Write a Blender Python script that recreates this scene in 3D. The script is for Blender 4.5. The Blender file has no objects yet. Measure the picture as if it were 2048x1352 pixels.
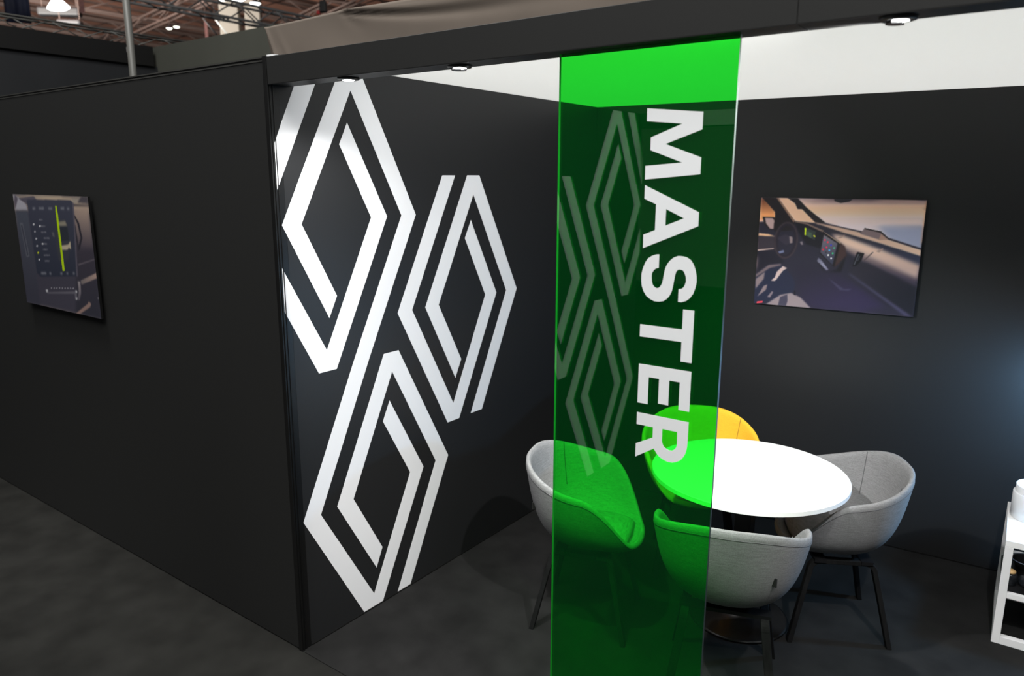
import bpy, bmesh, math, random
import numpy as np
from mathutils import Vector, Matrix

S = bpy.context.scene
COL = S.collection
PI = math.pi
random.seed(7)

# ------------------------------------------------------------------ camera
cam_data = bpy.data.cameras.new('camera')
cam = bpy.data.objects.new('camera', cam_data)
COL.objects.link(cam)
S.camera = cam
cam_data.sensor_width = 36.0
cam_data.lens = 36.0 * 1496.76 / 2048.0
cam_data.clip_start = 0.05
cam_data.clip_end = 200
YAW, PITCH, ROLL = -0.6341, 0.2105, 0.0030
fw = Vector((math.sin(YAW) * math.cos(PITCH), math.cos(YAW) * math.cos(PITCH), -math.sin(PITCH)))
rt = Vector((math.cos(YAW), -math.sin(YAW), 0))
up = rt.cross(fw)
r2 = rt * math.cos(ROLL) + up * math.sin(ROLL)
u2 = -rt * math.sin(ROLL) + up * math.cos(ROLL)
m = Matrix((r2, u2, -fw)).transposed().to_4x4()
m.translation = Vector((2.4979, -1.8357, 2.0588))
cam.matrix_world = m
cam_data.dof.use_dof = True
cam_data.dof.focus_distance = 2.85
cam_data.dof.aperture_fstop = 2.8

# ------------------------------------------------------------------ colour management
S.view_settings.view_transform = 'Standard'
S.view_settings.look = 'None'
S.view_settings.exposure = 0.0
S.view_settings.gamma = 1.0
S.view_settings.use_curve_mapping = False

# ------------------------------------------------------------------ world and hall light
W = bpy.data.worlds.new('hall_air')
S.world = W
W.use_nodes = True
W.node_tree.nodes['Background'].inputs[0].default_value = (0.95, 0.95, 1.0, 1)
W.node_tree.nodes['Background'].inputs[1].default_value = 0.10


def area(name, loc, target, sx, sy, power, col):
    d = bpy.data.lights.new(name, 'AREA')
    d.shape = 'RECTANGLE'
    d.size = sx
    d.size_y = sy
    d.energy = power
    d.color = col
    o = bpy.data.objects.new(name, d)
    COL.objects.link(o)
    o.location = loc
    o.rotation_euler = (Vector(target) - Vector(loc)).to_track_quat('-Z', 'Y').to_euler()
    return o


area('hall_light_bank', (3.5, -4.2, 8.6), (1.0, -1.2, 0.5), 7.0, 3.5, 1080, (1.0, 0.985, 0.95))
area('hall_light_aisle', (-1.6, -1.15, 7.6), (-1.6, -1.0, 0.0), 1.4, 1.0, 300, (1.0, 0.985, 0.95))
area('roof_fill_light', (-23.0, 2.0, 5.5), (-32.0, 20.0, 10.5), 9.0, 5.0, 9000, (1.0, 0.95, 0.88))  # unseen uplight, added to brighten the hall roof
hs = bpy.data.lights.new('mirrored_wall_fill', 'SPOT')  # unseen spot, added to brighten the neighbouring wall for its mirror image
hs.energy = 1350
hs.spot_size = math.radians(36)
hs.spot_blend = 0.7
hs.shadow_soft_size = 0.1
hso = bpy.data.objects.new('mirrored_wall_fill', hs)
COL.objects.link(hso)
hso.location = (4.2, -2.4, 5.0)
hso.rotation_euler = (Vector((0.0, -2.15, 1.3)) - Vector((4.2, -2.4, 5.0))).to_track_quat('-Z', 'Y').to_euler()


# ------------------------------------------------------------------ colour helpers
def lin(c):
    return tuple(((v / 255.0) / 12.92 if v / 255.0 <= 0.04045 else ((v / 255.0 + 0.055) / 1.055) ** 2.4) for v in c)


def mat(name, col, rough=0.6, metal=0.0, noise=0.0, scale=30.0, bump=0.0, spec=0.5, stretch=(1, 1, 1), detail=3.0):
    M = bpy.data.materials.new(name)
    M.use_nodes = True
    nt = M.node_tree
    B = nt.nodes['Principled BSDF']
    B.inputs['Base Color'].default_value = (*col, 1)
    B.inputs['Roughness'].default_value = rough
    B.inputs['Metallic'].default_value = metal
    B.inputs['Specular IOR Level'].default_value = spec
    if noise or bump:
        tc = nt.nodes.new('ShaderNodeTexCoord')
        mp = nt.nodes.new('ShaderNodeMapping')
        mp.inputs['Scale'].default_value = stretch
        nz = nt.nodes.new('ShaderNodeTexNoise')
        nz.inputs['Scale'].default_value = scale
        nz.inputs['Detail'].default_value = detail
        nt.links.new(tc.outputs['Object'], mp.inputs[0])
        nt.links.new(mp.outputs[0], nz.inputs['Vector'])
        if noise:
            mx = nt.nodes.new('ShaderNodeMix')
            mx.data_type = 'RGBA'
            mx.inputs[6].default_value = (*[v * (1 - noise) for v in col], 1)
            mx.inputs[7].default_value = (*[min(1, v * (1 + noise)) for v in col], 1)
            rp = nt.nodes.new('ShaderNodeMapRange')
            rp.inputs[1].default_value = 0.3
            rp.inputs[2].default_value = 0.7
            nt.links.new(nz.outputs[0], rp.inputs[0])
            nt.links.new(rp.outputs[0], mx.inputs[0])
            nt.links.new(mx.outputs[2], B.inputs['Base Color'])
        if bump:
            bp = nt.nodes.new('ShaderNodeBump')
            bp.inputs['Strength'].default_value = bump
            bp.inputs['Distance'].default_value = 0.002
            nt.links.new(nz.outputs[0], bp.inputs['Height'])
            nt.links.new(bp.outputs[0], B.inputs['Normal'])
    return M


def emit(name, col, strength):
    M = bpy.data.materials.new(name)
    M.use_nodes = True
    B = M.node_tree.nodes['Principled BSDF']
    B.inputs['Base Color'].default_value = (0.8, 0.8, 0.8, 1)
    B.inputs['Emission Color'].default_value = (*col, 1)
    B.inputs['Emission Strength'].default_value = strength
    return M


def add_fine_weave(M, scale, amount):
    """two crossed stretched noises for a melange textile"""
    nt = M.node_tree
    B = nt.nodes['Principled BSDF']
    tc = nt.nodes.new('ShaderNodeTexCoord')
    base = B.inputs['Base Color'].default_value[:3]
    outs = []
    for st in ((scale * 0.16, scale * 0.16, scale * 3.0), (scale * 2.5, scale * 2.5, scale * 0.9)):
        mp = nt.nodes.new('ShaderNodeMapping')
        mp.inputs['Scale'].default_value = st
        nz = nt.nodes.new('ShaderNodeTexNoise')
        nz.inputs['Scale'].default_value = 1.0
        nz.inputs['Detail'].default_value = 2.0
        nt.links.new(tc.outputs['Object'], mp.inputs[0])
        nt.links.new(mp.outputs[0], nz.inputs['Vector'])
        outs.append(nz)
    ad = nt.nodes.new('ShaderNodeMath')
    ad.operation = 'ADD'
    nt.links.new(outs[0].outputs[0], ad.inputs[0])
    nt.links.new(outs[1].outputs[0], ad.inputs[1])
    rp = nt.nodes.new('ShaderNodeMapRange')
    rp.inputs[1].default_value = 0.7
    rp.inputs[2].default_value = 1.3
    nt.links.new(ad.outputs[0], rp.inputs[0])
    mx = nt.nodes.new('ShaderNodeMix')
    mx.data_type = 'RGBA'
    mx.inputs[6].default_value = (*[v * (1 - amount) for v in base], 1)
    mx.inputs[7].default_value = (*[min(1, v * (1 + amount)) for v in base], 1)
    nt.links.new(rp.outputs[0], mx.inputs[0])
    nt.links.new(mx.outputs[2], B.inputs['Base Color'])
    bp = nt.nodes.new('ShaderNodeBump')
    bp.inputs['Strength'].default_value = 0.25
    bp.inputs['Distance'].default_value = 0.001
    nt.links.new(ad.outputs[0], bp.inputs['Height'])
    nt.links.new(bp.outputs[0], B.inputs['Normal'])
    return M


# ------------------------------------------------------------------ materials
M_carpet = mat('charcoal_carpet', (0.0150, 0.0150, 0.0138), rough=0.95, noise=0.28, scale=5.0, bump=0.6, spec=0.1, detail=9.0)
M_carpetb = mat('charcoal_booth_carpet', (0.0150, 0.0150, 0.0150), rough=0.95, noise=0.25, scale=6.0, bump=0.6, spec=0.1, detail=9.0)
M_black = mat('black_laminate', (0.0165, 0.0168, 0.0165), rough=0.5, noise=0.05, scale=300.0, bump=0.03, spec=0.32)
M_blackwall = mat('black_printed_wall', (0.0155, 0.0160, 0.0168), rough=0.42, noise=0.05, scale=300.0, bump=0.03, spec=0.33)
M_trim = mat('black_aluminium_trim', (0.006, 0.006, 0.006), rough=0.4, spec=0.4)
M_railtop = mat('grey_anodised_rail', (0.08, 0.08, 0.075), rough=0.45, metal=0.6)
M_print = mat('white_wall_print', (0.80, 0.81, 0.83), rough=0.55, spec=0.25)
M_vinyl = mat('white_vinyl_letter', (0.80, 0.82, 0.84), rough=0.5, spec=0.2)
M_white = mat('white_table_laminate', (0.88, 0.88, 0.87), rough=0.45, spec=0.35)
M_shelf = mat('white_powder_coat', (0.80, 0.80, 0.81), rough=0.45, spec=0.35)
M_blackmetal = mat('black_metal', (0.008, 0.008, 0.009), rough=0.3, spec=0.5)
M_gloss = mat('glossy_black_base', (0.005, 0.0047, 0.0047), rough=0.28, spec=0.4)
M_wood = mat('black_stained_wood', (0.0085, 0.0085, 0.009), rough=0.75, noise=0.3, scale=60, stretch=(1, 1, 0.1), bump=0.1, spec=0.12)
M_grey = add_fine_weave(mat('grey_melange_fabric', (0.235, 0.235, 0.24), rough=0.95, spec=0.1), 170, 0.24)
M_yellow = add_fine_weave(mat('yellow_wool_fabric', (0.82, 0.47, 0.04), rough=0.95, spec=0.1), 170, 0.10)
M_seam = mat('dark_grey_seam', (0.10, 0.10, 0.105), rough=0.9)
M_yseam = mat('dark_yellow_seam', (0.35, 0.18, 0.02), rough=0.9)
M_tag = mat('black_woven_tag', (0.01, 0.01, 0.01), rough=0.8)
M_tagw = mat('white_tag_print', (0.7, 0.7, 0.7), rough=0.8)
M_brown = mat('taupe_canopy_fabric', (0.132, 0.110, 0.093), rough=0.9, noise=0.06, scale=4.0, spec=0.1)
M_far = mat('far_wall_panel', (0.014, 0.015, 0.017), rough=0.7, noise=0.1, scale=2.0, spec=0.2)
M_rear = mat('far_wall_olive_panel', (0.060, 0.062, 0.052), rough=0.8, noise=0.05, scale=2.0, spec=0.2)
M_alu = mat('grey_aluminium', (0.22, 0.22, 0.22), rough=0.5, metal=0.3)
M_alud = mat('dark_grey_pole', (0.085, 0.085, 0.078), rough=0.5)
M_edgelit = mat('lit_acrylic_edge', (0.36, 0.40, 0.38), rough=0.5)  # light-guide glow of the left edge, put into a paler colour
M_edgedim = mat('dim_acrylic_edge', (0.03, 0.04, 0.036), rough=0.5)  # same acrylic on the right edge, colour darkened to hold back its light
M_lens = emit('downlight_lens', (1.0, 1.0, 1.0), 12.0)
M_ceram = mat('white_ceramic', (0.82, 0.83, 0.85), rough=0.35, spec=0.4)
M_tan = mat('pale_wooden_knob', (0.62, 0.40, 0.18), rough=0.5)
M_enamel = mat('black_enamel', (0.012, 0.014, 0.017), rough=0.18, spec=0.7)
M_shelfblack = mat('black_shelf_board', (0.008, 0.008, 0.009), rough=0.5)
M_roof = mat('rust_brown_roof', (0.50, 0.25, 0.18), rough=0.9, noise=0.45, scale=0.9, stretch=(1, 0.25, 1), spec=0.1, detail=6)
M_steel = mat('taupe_roof_steel', (0.10, 0.066, 0.056), rough=0.7)
M_cream = mat('cream_column', (0.17, 0.158, 0.135), rough=0.8)
M_ductpale = mat('pale_duct_metal', (0.035, 0.035, 0.038), rough=0.6)
M_ductdark = mat('dark_duct_metal', (0.008, 0.008, 0.0095), rough=0.6)
M_banner = mat('navy_banner', (0.015, 0.02, 0.05), rough=0.7, noise=0.3, scale=3.0)
M_pink = mat('red_white_strip', (0.13, 0.055, 0.05), rough=0.8, noise=0.35, scale=12.0)
M_lamp = emit('hall_lamp_glow', (0.95, 1.0, 1.0), 6.0)
M_lampg = emit('hall_lamp_warm_glow', (0.97, 1.0, 0.85), 5.0)
M_tube = emit('light_tube_glow', (1.0, 0.98, 0.85), 0.6)
M_tubegrey = mat('grey_tube', (0.06, 0.06, 0.065))
M_duct = mat('grey_duct', (0.05, 0.05, 0.057), rough=0.6)

# stretched white ceiling textile; hall light through it is put in as emission
M_ceil = bpy.data.materials.new('white_ceiling_added_glow')
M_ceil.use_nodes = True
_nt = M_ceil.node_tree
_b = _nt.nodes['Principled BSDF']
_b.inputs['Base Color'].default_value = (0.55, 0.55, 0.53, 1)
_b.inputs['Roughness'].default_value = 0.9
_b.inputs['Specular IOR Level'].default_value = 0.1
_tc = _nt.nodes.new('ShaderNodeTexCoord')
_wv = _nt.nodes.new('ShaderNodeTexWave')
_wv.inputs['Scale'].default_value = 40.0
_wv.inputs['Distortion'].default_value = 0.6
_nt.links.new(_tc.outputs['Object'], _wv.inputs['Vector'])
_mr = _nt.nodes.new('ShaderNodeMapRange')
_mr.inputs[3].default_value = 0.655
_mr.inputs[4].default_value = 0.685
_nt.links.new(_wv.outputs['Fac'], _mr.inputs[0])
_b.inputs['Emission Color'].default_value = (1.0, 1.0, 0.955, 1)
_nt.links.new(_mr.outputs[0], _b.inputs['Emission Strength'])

# green transparent acrylic: tint plus a plain dielectric mirror on each face
M_green = bpy.data.materials.new('green_tinted_acrylic')
M_green.use_nodes = True
_nt = M_green.node_tree
_nt.nodes.remove(_nt.nodes['Principled BSDF'])
_out = _nt.nodes['Material Output']
_tr = _nt.nodes.new('ShaderNodeBsdfTransparent')
_tr.inputs[0].default_value = (0.14, 0.93, 0.19, 1)
_df = _nt.nodes.new('ShaderNodeBsdfDiffuse')
_df.inputs[0].default_value = (0.0, 0.40, 0.14, 1)
_m1 = _nt.nodes.new('ShaderNodeMixShader')
_m1.inputs[0].default_value = 0.032
_nt.links.new(_tr.outputs[0], _m1.inputs[1])
_nt.links.new(_df.outputs[0], _m1.inputs[2])
_gl = _nt.nodes.new('ShaderNodeBsdfGlossy')
_gl.inputs['Roughness'].default_value = 0.0
_gl.inputs[0].default_value = (1, 1, 1, 1)
_ge = _nt.nodes.new('ShaderNodeNewGeometry')
_io = _nt.nodes.new('ShaderNodeMapRange')
_io.inputs[3].default_value = 1.49
_io.inputs[4].default_value = 1.0 / 1.49
_nt.links.new(_ge.outputs['Backfacing'], _io.inputs[0])
_fr = _nt.nodes.new('ShaderNodeFresnel')
_nt.links.new(_io.outputs[0], _fr.inputs['IOR'])
_m2 = _nt.nodes.new('ShaderNodeMixShader')
_nt.links.new(_fr.outputs[0], _m2.inputs[0])
_nt.links.new(_m1.outputs[0], _m2.inputs[1])
_nt.links.new(_gl.outputs[0], _m2.inputs[2])
_nt.links.new(_m2.outputs[0], _out.inputs[0])


# ------------------------------------------------------------------ object helpers
def tag(o, label=None, cat=None, group=None, kind=None):
    if label:
        o['label'] = label
    if cat:
        o['category'] = cat
    if group:
        o['group'] = group
    if kind:
        o['kind'] = kind
    return o


def empty(name, loc, rz=0.0, label=None, cat=None, group=None):
    o = bpy.data.objects.new(name, None)
    o.empty_display_size = 0.1
    COL.objects.link(o)
    o.location = loc
    o.rotation_euler = (0, 0, rz)
    return tag(o, label, cat, group)


def obj(name, bm, mats, parent=None, smooth=False):
    me = bpy.data.meshes.new(name)
    bmesh.ops.recalc_face_normals(bm, faces=bm.faces)
    bm.to_mesh(me)
    bm.free()
    for mm in (mats if isinstance(mats, (list, tuple)) else [mats]):
        me.materials.append(mm)
    if smooth:
        me.polygons.foreach_set('use_smooth', [True] * len(me.polygons))
    o = bpy.data.objects.new(name, me)
    COL.objects.link(o)
    if parent is not None:
        o.parent = parent
    return o


def bevel(o, w, seg=2, angle=0.6):
    b = o.modifiers.new('bevel', 'BEVEL')
    b.width = w
    b.segments = seg
    b.limit_method = 'ANGLE'
    b.angle_limit = angle
    return o


def box(bm, x0, x1, y0, y1, z0, z1, mi=0):
    v = [bm.verts.new(p) for p in ((x0, y0, z0), (x1, y0, z0), (x1, y1, z0), (x0, y1, z0),
                                   (x0, y0, z1), (x1, y0, z1), (x1, y1, z1), (x0, y1, z1))]
    for f in ((0, 3, 2, 1), (4, 5, 6, 7), (0, 1, 5, 4), (1, 2, 6, 5), (2, 3, 7, 6), (3, 0, 4, 7)):
        fc = bm.faces.new([v[i] for i in f])
        fc.material_index = mi
    return v


def lathe(bm, prof, n=48, c=(0, 0)):
    rings = []
    for r, z in prof:
        if r < 1e-5:
            rings.append([bm.verts.new((c[0], c[1], z))])
        else:
            rings.append([bm.verts.new((c[0] + r * math.cos(2 * PI * i / n), c[1] + r * math.sin(2 * PI * i / n), z)) for i in range(n)])
    for a, b in zip(rings, rings[1:]):
        for i in range(n):
            j = (i + 1) % n
            if len(a) == 1 and len(b) == 1:
                continue
            if len(a) == 1:
                bm.faces.new((a[0], b[i], b[j]))
            elif len(b) == 1:
                bm.faces.new((a[i], a[j], b[0]))
            else:
                bm.faces.new((a[i], a[j], b[j], b[i]))


def tube(bm, pts, r, n=6, closed=False):
    pts = [Vector(p) for p in pts]
    rings = []
    N = len(pts)
    for i, p in enumerate(pts):
        if closed:
            d = pts[(i + 1) % N] - pts[i - 1]
        else:
            d = pts[min(i + 1, N - 1)] - pts[max(i - 1, 0)]
        d.normalize()
        ref = Vector((0, 0, 1)) if abs(d.z) < 0.9 else Vector((1, 0, 0))
        a = d.cross(ref).normalized()
        b = d.cross(a).normalized()
        rings.append([bm.verts.new(p + a * r * math.cos(2 * PI * k / n) + b * r * math.sin(2 * PI * k / n)) for k in range(n)])
    for i in range(N if closed else N - 1):
        A, B = rings[i], rings[(i + 1) % N]
        for k in range(n):
            bm.faces.new((A[k], A[(k + 1) % n], B[(k + 1) % n], B[k]))
    if not closed:
        bm.faces.new(rings[0][::-1])
        bm.faces.new(rings[-1])


def prism(bm, loops, to3, depth_vec):
    """solid from outline loops (first outer, others holes), thickness along depth_vec"""
    tmp = bmesh.new()
    edges = []
    for lp in loops:
        vs = [tmp.verts.new((a, b, 0)) for a, b in lp]
        edges += [tmp.edges.new((vs[i], vs[(i + 1) % len(vs)])) for i in range(len(vs))]
    bmesh.ops.triangle_fill(tmp, use_beauty=True, use_dissolve=False, edges=edges, normal=(0, 0, 1))
    tmp.verts.ensure_lookup_table()
    dv = Vector(depth_vec)
    base = {v: bm.verts.new(Vector(to3(v.co.x, v.co.y))) for v in tmp.verts}
    top = {v: bm.verts.new(Vector(to3(v.co.x, v.co.y)) + dv) for v in tmp.verts}
    for f in tmp.faces:
        bm.faces.new([base[v] for v in f.verts][::-1])
        bm.faces.new([top[v] for v in f.verts])
    for e in tmp.edges:
        if len(e.link_faces) == 1:
            a, b = e.verts
            bm.faces.new((base[a], base[b], top[b], top[a]))
    tmp.free()


def struct(name, bm, mats, parent=None, label=None):
    o = obj(name, bm, mats, parent)
    o['kind'] = 'structure'
    if label:
        o['label'] = label
    return o


# ================================================================== THE SETTING
D = 2.4696           # depth of the booth at its left wall
TB = 0.275 / 3.5     # the back wall runs slightly askew
ANG = math.atan(TB)

bm = bmesh.new()
box(bm, -60, 12, -12, 50, -0.05, 0.0)
struct('floor', bm, M_carpet, label='dark charcoal carpet over the whole hall floor')

bm = bmesh.new()
v = []
for z in (0.0, 0.004):
    for (x, y) in ((0.0, 0.0), (4.6, 0.0), (4.6, D + TB * 4.6), (0.0, D)):
        v.append(bm.verts.new((x, y, z)))
for f in ((0, 3, 2, 1), (4, 5, 6, 7), (0, 1, 5, 4), (1, 2, 6, 5), (2, 3, 7, 6), (3, 0, 4, 7)):
    bm.faces.new([v[i] for i in f])
struct('floor_booth', bm, M_carpetb, label='charcoal carpet laid inside the booth')

# outer wall on the left of the corner
bm = bmesh.new()
box(bm, -5.05, -0.022, 0.0, 0.05, 0.008, 2.485)
wl = struct('wall_left', bm, M_black, label='black outer wall left of the booth corner')
bm = bmesh.new()
box(bm, -5.05, -0.022, -0.002, 0.052, 2.485, 2.490)
box(bm, -5.05, -0.022, 0.004, 0.046, 2.490, 2.497)
box(bm, -5.05, -0.022, -0.002, 0.052, 2.497, 2.502)
struct('trim_1', bm, M_railtop, label='slim grey rail along the top of the outer wall')
bm = bmesh.new()
box(bm, -0.022, 0.0005, -0.003, 0.048, 0.0, 2.504)
box(bm, 0.0005, 0.005, 0.004, 0.010, 0.0, 2.402)
box(bm, 0.0005, 0.0035, 0.018, 0.022, 0.0, 2.402)
o = struct('trim_2', bm, M_trim, label='black upright profile at the booth corner')
bevel(o, 0.002, 2)

# wall with the printed emblems
bm = bmesh.new()
box(bm, -0.05, 0.0, 0.048, D + 0.05, 0.008, 2.50)
wi = struct('wall_inner', bm, M_blackwall, label='black inner wall printed with white diamond emblems')
bm = bmesh.new()
box(bm, -0.05, 0.004, 0.05, D, 0.0, 0.010)
struct('baseboard_inner', bm, M_trim, label='thin black floor strip under the printed wall')

LOGO = {
    'large emblem, cut off by the booth corner': [
        [(0.054, 2.270), (0.165, 2.497), (0.262, 2.497), (0.014, 2.010), (0.014, 2.187)],
        [(0.014, 1.706), (0.014, 1.528), (0.169, 1.240), (0.267, 1.240), (0.599, 1.887), (0.384, 2.285), (0.336, 2.195), (0.501, 1.886), (0.218, 1.333)],
        [(0.240, 1.470), (0.287, 1.561), (0.121, 1.874), (0.410, 2.417), (0.691, 1.888), (0.361, 1.247), (0.457, 1.247), (0.787, 1.888), (0.468, 2.497), (0.357, 2.497), (0.026, 1.874)]],
    'lower emblem, reaching down to the floor': [
        [(0.361, 1.247), (0.044, 0.600), (0.365, 0.011), (0.489, 0.011), (0.800, 0.616), (0.577, 1.021), (0.530, 0.929), (0.703, 0.617), (0.433, 0.076), (0.139, 0.601), (0.457, 1.247)],
        [(0.550, 1.254), (0.647, 1.254), (0.991, 0.620), (0.683, 0.011), (0.592, 0.011), (0.892, 0.620), (0.600, 1.159), (0.329, 0.607), (0.498, 0.296), (0.455, 0.205), (0.232, 0.605)]],
    'smaller-looking emblem furthest into the booth': [
        [(0.980, 2.071), (1.076, 2.071), (0.746, 1.435), (1.039, 0.895), (1.314, 1.441), (1.147, 1.755), (1.197, 1.845), (1.413, 1.441), (1.085, 0.801), (0.991, 0.801), (0.648, 1.433)],
        [(1.170, 2.072), (1.269, 2.072), (1.603, 1.443), (1.279, 0.803), (1.182, 0.803), (1.503, 1.443), (1.219, 1.976), (0.937, 1.435), (1.107, 1.122), (1.058, 1.029), (0.839, 1.435)]]}


def emblems(parent, oy):
    for k, links in LOGO.items():
        bm = bmesh.new()
        for lp in links:
            prism(bm, [lp], lambda a, b: (0.0, a + oy, b), (0.0008, 0, 0))
        o = obj('diamond_emblem', bm, M_print, parent)
        o['label'] = 'white ' + k


emblems(wi, 0.0)

# the same wall in the neighbouring booth (it is what the green panel mirrors)
NY = -3.05
bm = bmesh.new()
box(bm, -0.05, 0.0, NY + 0.05, -1.20, 0.008, 2.50)
wn = struct('wall_neighbour', bm, M_blackwall, label='matching printed wall of the neighbouring booth, seen only mirrored')
emblems(wn, NY)
bm = bmesh.new()
box(bm, 0.0, 4.2, NY, NY + 0.085, 2.40, 2.50)
struct('trim_6', bm, M_black, label='dark header beam of the neighbouring booth')
bm = bmesh.new()
box(bm, 0.30, 4.2, NY + 0.085, NY + 0.10, 2.402, 2.498)
struct('trim_7', bm, M_print, label='pale lining on the inside of the neighbouring beam')

# back wall
bm = bmesh.new()
x0, x1 = -0.05, 4.6
for (ya, yb, za, zb) in ((0.0, 0.05, 0.008, 2.50),):
    v = []
    for z in (za, zb):
        for (x, yo) in ((x0, ya), (x1, ya), (x1, yb), (x0, yb)):
            v.append(bm.verts.new((x, D + TB * x + yo, z)))
    for f in ((0, 3, 2, 1), (4, 5, 6, 7), (0, 1, 5, 4), (1, 2, 6, 5), (2, 3, 7, 6), (3, 0, 4, 7)):
        bm.faces.new([v[i] for i in f])
struct('wall_back', bm, M_blackwall, label='black back wall of the booth')
bm = bmesh.new()
v = []
for z in (0.0, 0.012):
    for (x, yo) in ((0.004, -0.004), (x1, -0.004), (x1, 0.03), (0.004, 0.03)):
        v.append(bm.verts.new((x, D + TB * x + yo, z)))
for f in ((0, 3, 2, 1), (4, 5, 6, 7), (0, 1, 5, 4), (1, 2, 6, 5), (2, 3, 7, 6), (3, 0, 4, 7)):
    bm.faces.new([v[i] for i in f])
struct('baseboard_back', bm, M_trim, label='thin black floor strip under the back wall')

# header beam
bm = bmesh.new()
box(bm, 0.0005, 1.945, 0.0, 0.10, 2.402, 2.500)
box(bm, 1.9455, 4.6, 0.0, 0.10, 2.402, 2.500)
o = struct('trim_3', bm, M_black, label='dark header beam over the booth opening')
bevel(o, 0.0015, 1)
bm = bmesh.new()
box(bm, 0.0005, 4.6, -0.0006, 0.004, 2.4005, 2.4035)
struct('trim_5', bm, M_trim, label='thin black edge line along the beam')

# ceiling textile
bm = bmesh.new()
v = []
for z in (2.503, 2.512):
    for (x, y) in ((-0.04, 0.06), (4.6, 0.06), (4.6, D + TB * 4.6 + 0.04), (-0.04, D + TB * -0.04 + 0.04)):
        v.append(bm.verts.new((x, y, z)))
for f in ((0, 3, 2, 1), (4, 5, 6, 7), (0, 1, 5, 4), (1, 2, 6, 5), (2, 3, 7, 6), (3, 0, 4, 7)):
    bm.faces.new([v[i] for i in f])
struct('ceiling', bm, M_ceil, label='white stretched textile ceiling of the booth, given an even glow')

# taupe fabric skirt above the beam, gathered at its left end
bm = bmesh.new()
NX, NZ = 160, 16
X0, X1 = -0.036, 4.6
grid = []


def fold(x, z):
    """front surface of the hung cloth: y offset towards the viewer"""
    t = (z - 2.506) / 0.115
    f = 0.0
    # diagonal pleat from the top left corner down to the right
    d = (x + 0.028) - (1 - t) * 0.052
    if d < 0:
        f += 0.55 * d
    f += 0.006 * math.exp(-(d / 0.010) ** 2) - 0.007 * math.exp(-((d + 0.014) / 0.010) ** 2)
    d2 = (x - 0.03) - (1 - t) * 0.07
    f += 0.003 * math.exp(-(d2 / 0.016) ** 2) * (1 - t)
    # soft swag that starts at a pinned point and sags to the right
    for (xp, zp, sl, ln, am) in ((0.395, 2.612, -0.07, 0.9, 0.010), (0.40, 2.608, -0.55, 0.10, 0.005), (1.2, 2.61, -0.1, 0.8, 0.006)):
        if x > xp:
            zz = zp + sl * (x - xp) - 0.02 * math.sin(min((x - xp) / ln, 1) * PI) * (1 if ln > 0.5 else 0)
            w = 0.006 + 0.018 * min((x - xp) / ln, 1)
            a = am * min(1, (x - xp) / 0.04) * max(0, 1 - (x - xp) / (ln * 1.2))
            f -= a * math.exp(-((z - zz) / w) ** 2)
            f += 0.6 * a * math.exp(-((z - zz - 1.6 * w) / w) ** 2)
    f += 0.002 * math.sin(x * 9 + z * 30) * math.sin(x * 3.1)
    return f


for k in range(NZ + 1):
    row = []
    for i in range(NX + 1):
        u = i / NX
        x = X0 + (X1 - X0) * (u ** 1.7)
        ztop = 2.609 + 0.010 * min(max(x, 0) / 0.42, 1) - 0.006 * min(max(x - 0.42, 0) / 0.4, 1)
        z = 2.4995 + (ztop - 2.4995) * k / NZ
        row.append(bm.verts.new((x, 0.022 - fold(x, z), z)))
    grid.append(row)
for k in range(NZ):
    for i in range(NX):
        bm.faces.new((grid[k][i], grid[k][i + 1], grid[k + 1][i + 1], grid[k + 1][i]))
# roof sheet behind the skirt
back = [bm.verts.new((g.co.x, D + TB * g.co.x + 0.03, g.co.z)) for g in grid[NZ]]
for i in range(NX):
    bm.faces.new((grid[NZ][i], grid[NZ][i + 1], back[i + 1], back[i]))
# left end
lb = bm.verts.new((X0, D, 2.4995))
bm.faces.new([grid[k][0] for k in range(NZ + 1)] + [back[0], lb])
o = obj('canopy_skirt', bm, M_brown, None, True)
tag(o, 'taupe fabric canopy with loose folds above the dark header beam', 'fabric canopy')
bm = bmesh.new()
v = [bm.verts.new(p) for p in ((0.0, 0.004, 2.502), (0.075, 0.004, 2.502), (0.028, 0.004, 2.508), (0.0, 0.004, 2.508),
                               (0.0, 0.010, 2.502), (0.075, 0.010, 2.502), (0.028, 0.010, 2.508), (0.0, 0.010, 2.508))]
for f in ((0, 3, 2, 1), (4, 5, 6, 7), (0, 1, 5, 4), (1, 2, 6, 5), (2, 3, 7, 6), (3, 0, 4, 7)):
    bm.faces.new([v[i] for i in f])
h = obj('hem', bm, M_print, o)
h['label'] = 'white hem showing at the corner'

# ================================================================== ROOM BEHIND THE OUTER WALL
bm = bmesh.new()
box(bm, -5.15, -5.05, -6.0, 2.52, 0.0, 3.135)
struct('wall_far', bm, M_far, label='dark wall far behind the outer wall')
bm = bmesh.new()
box(bm, -5.16, -5.02, -6.0, 2.37, 3.135, 3.318)
struct('trim_4', bm, M_trim, label='black band along the top of the far dark wall')
bm = bmesh.new()
box(bm, -5.15, -3.05, 2.42, 2.50, 0.0, 3.328)
struct('wall_rear', bm, M_rear, label='olive grey wall behind the outer wall')

# aluminium pole
po = empty('scaffold_pole', (-2.855, 1.0, 0), 0, 'upright dark grey metal pole behind the outer wall', 'pole')
bm = bmesh.new()
lathe(bm, [(0, 0.01), (0.024, 0.01), (0.024, 4.6), (0, 4.6)], 16)
obj('tube', bm, M_alud, po, True)
bm = bmesh.new()
lathe(bm, [(0, 0), (0.09, 0), (0.09, 0.01), (0, 0.01)], 24)
obj('base_plate', bm, M_alud, po)
bm = bmesh.new()
box(bm, -0.036, -0.022, -0.012, 0.012, 2.90, 2.935)
obj('clamp', bm, M_alu, po)


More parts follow.
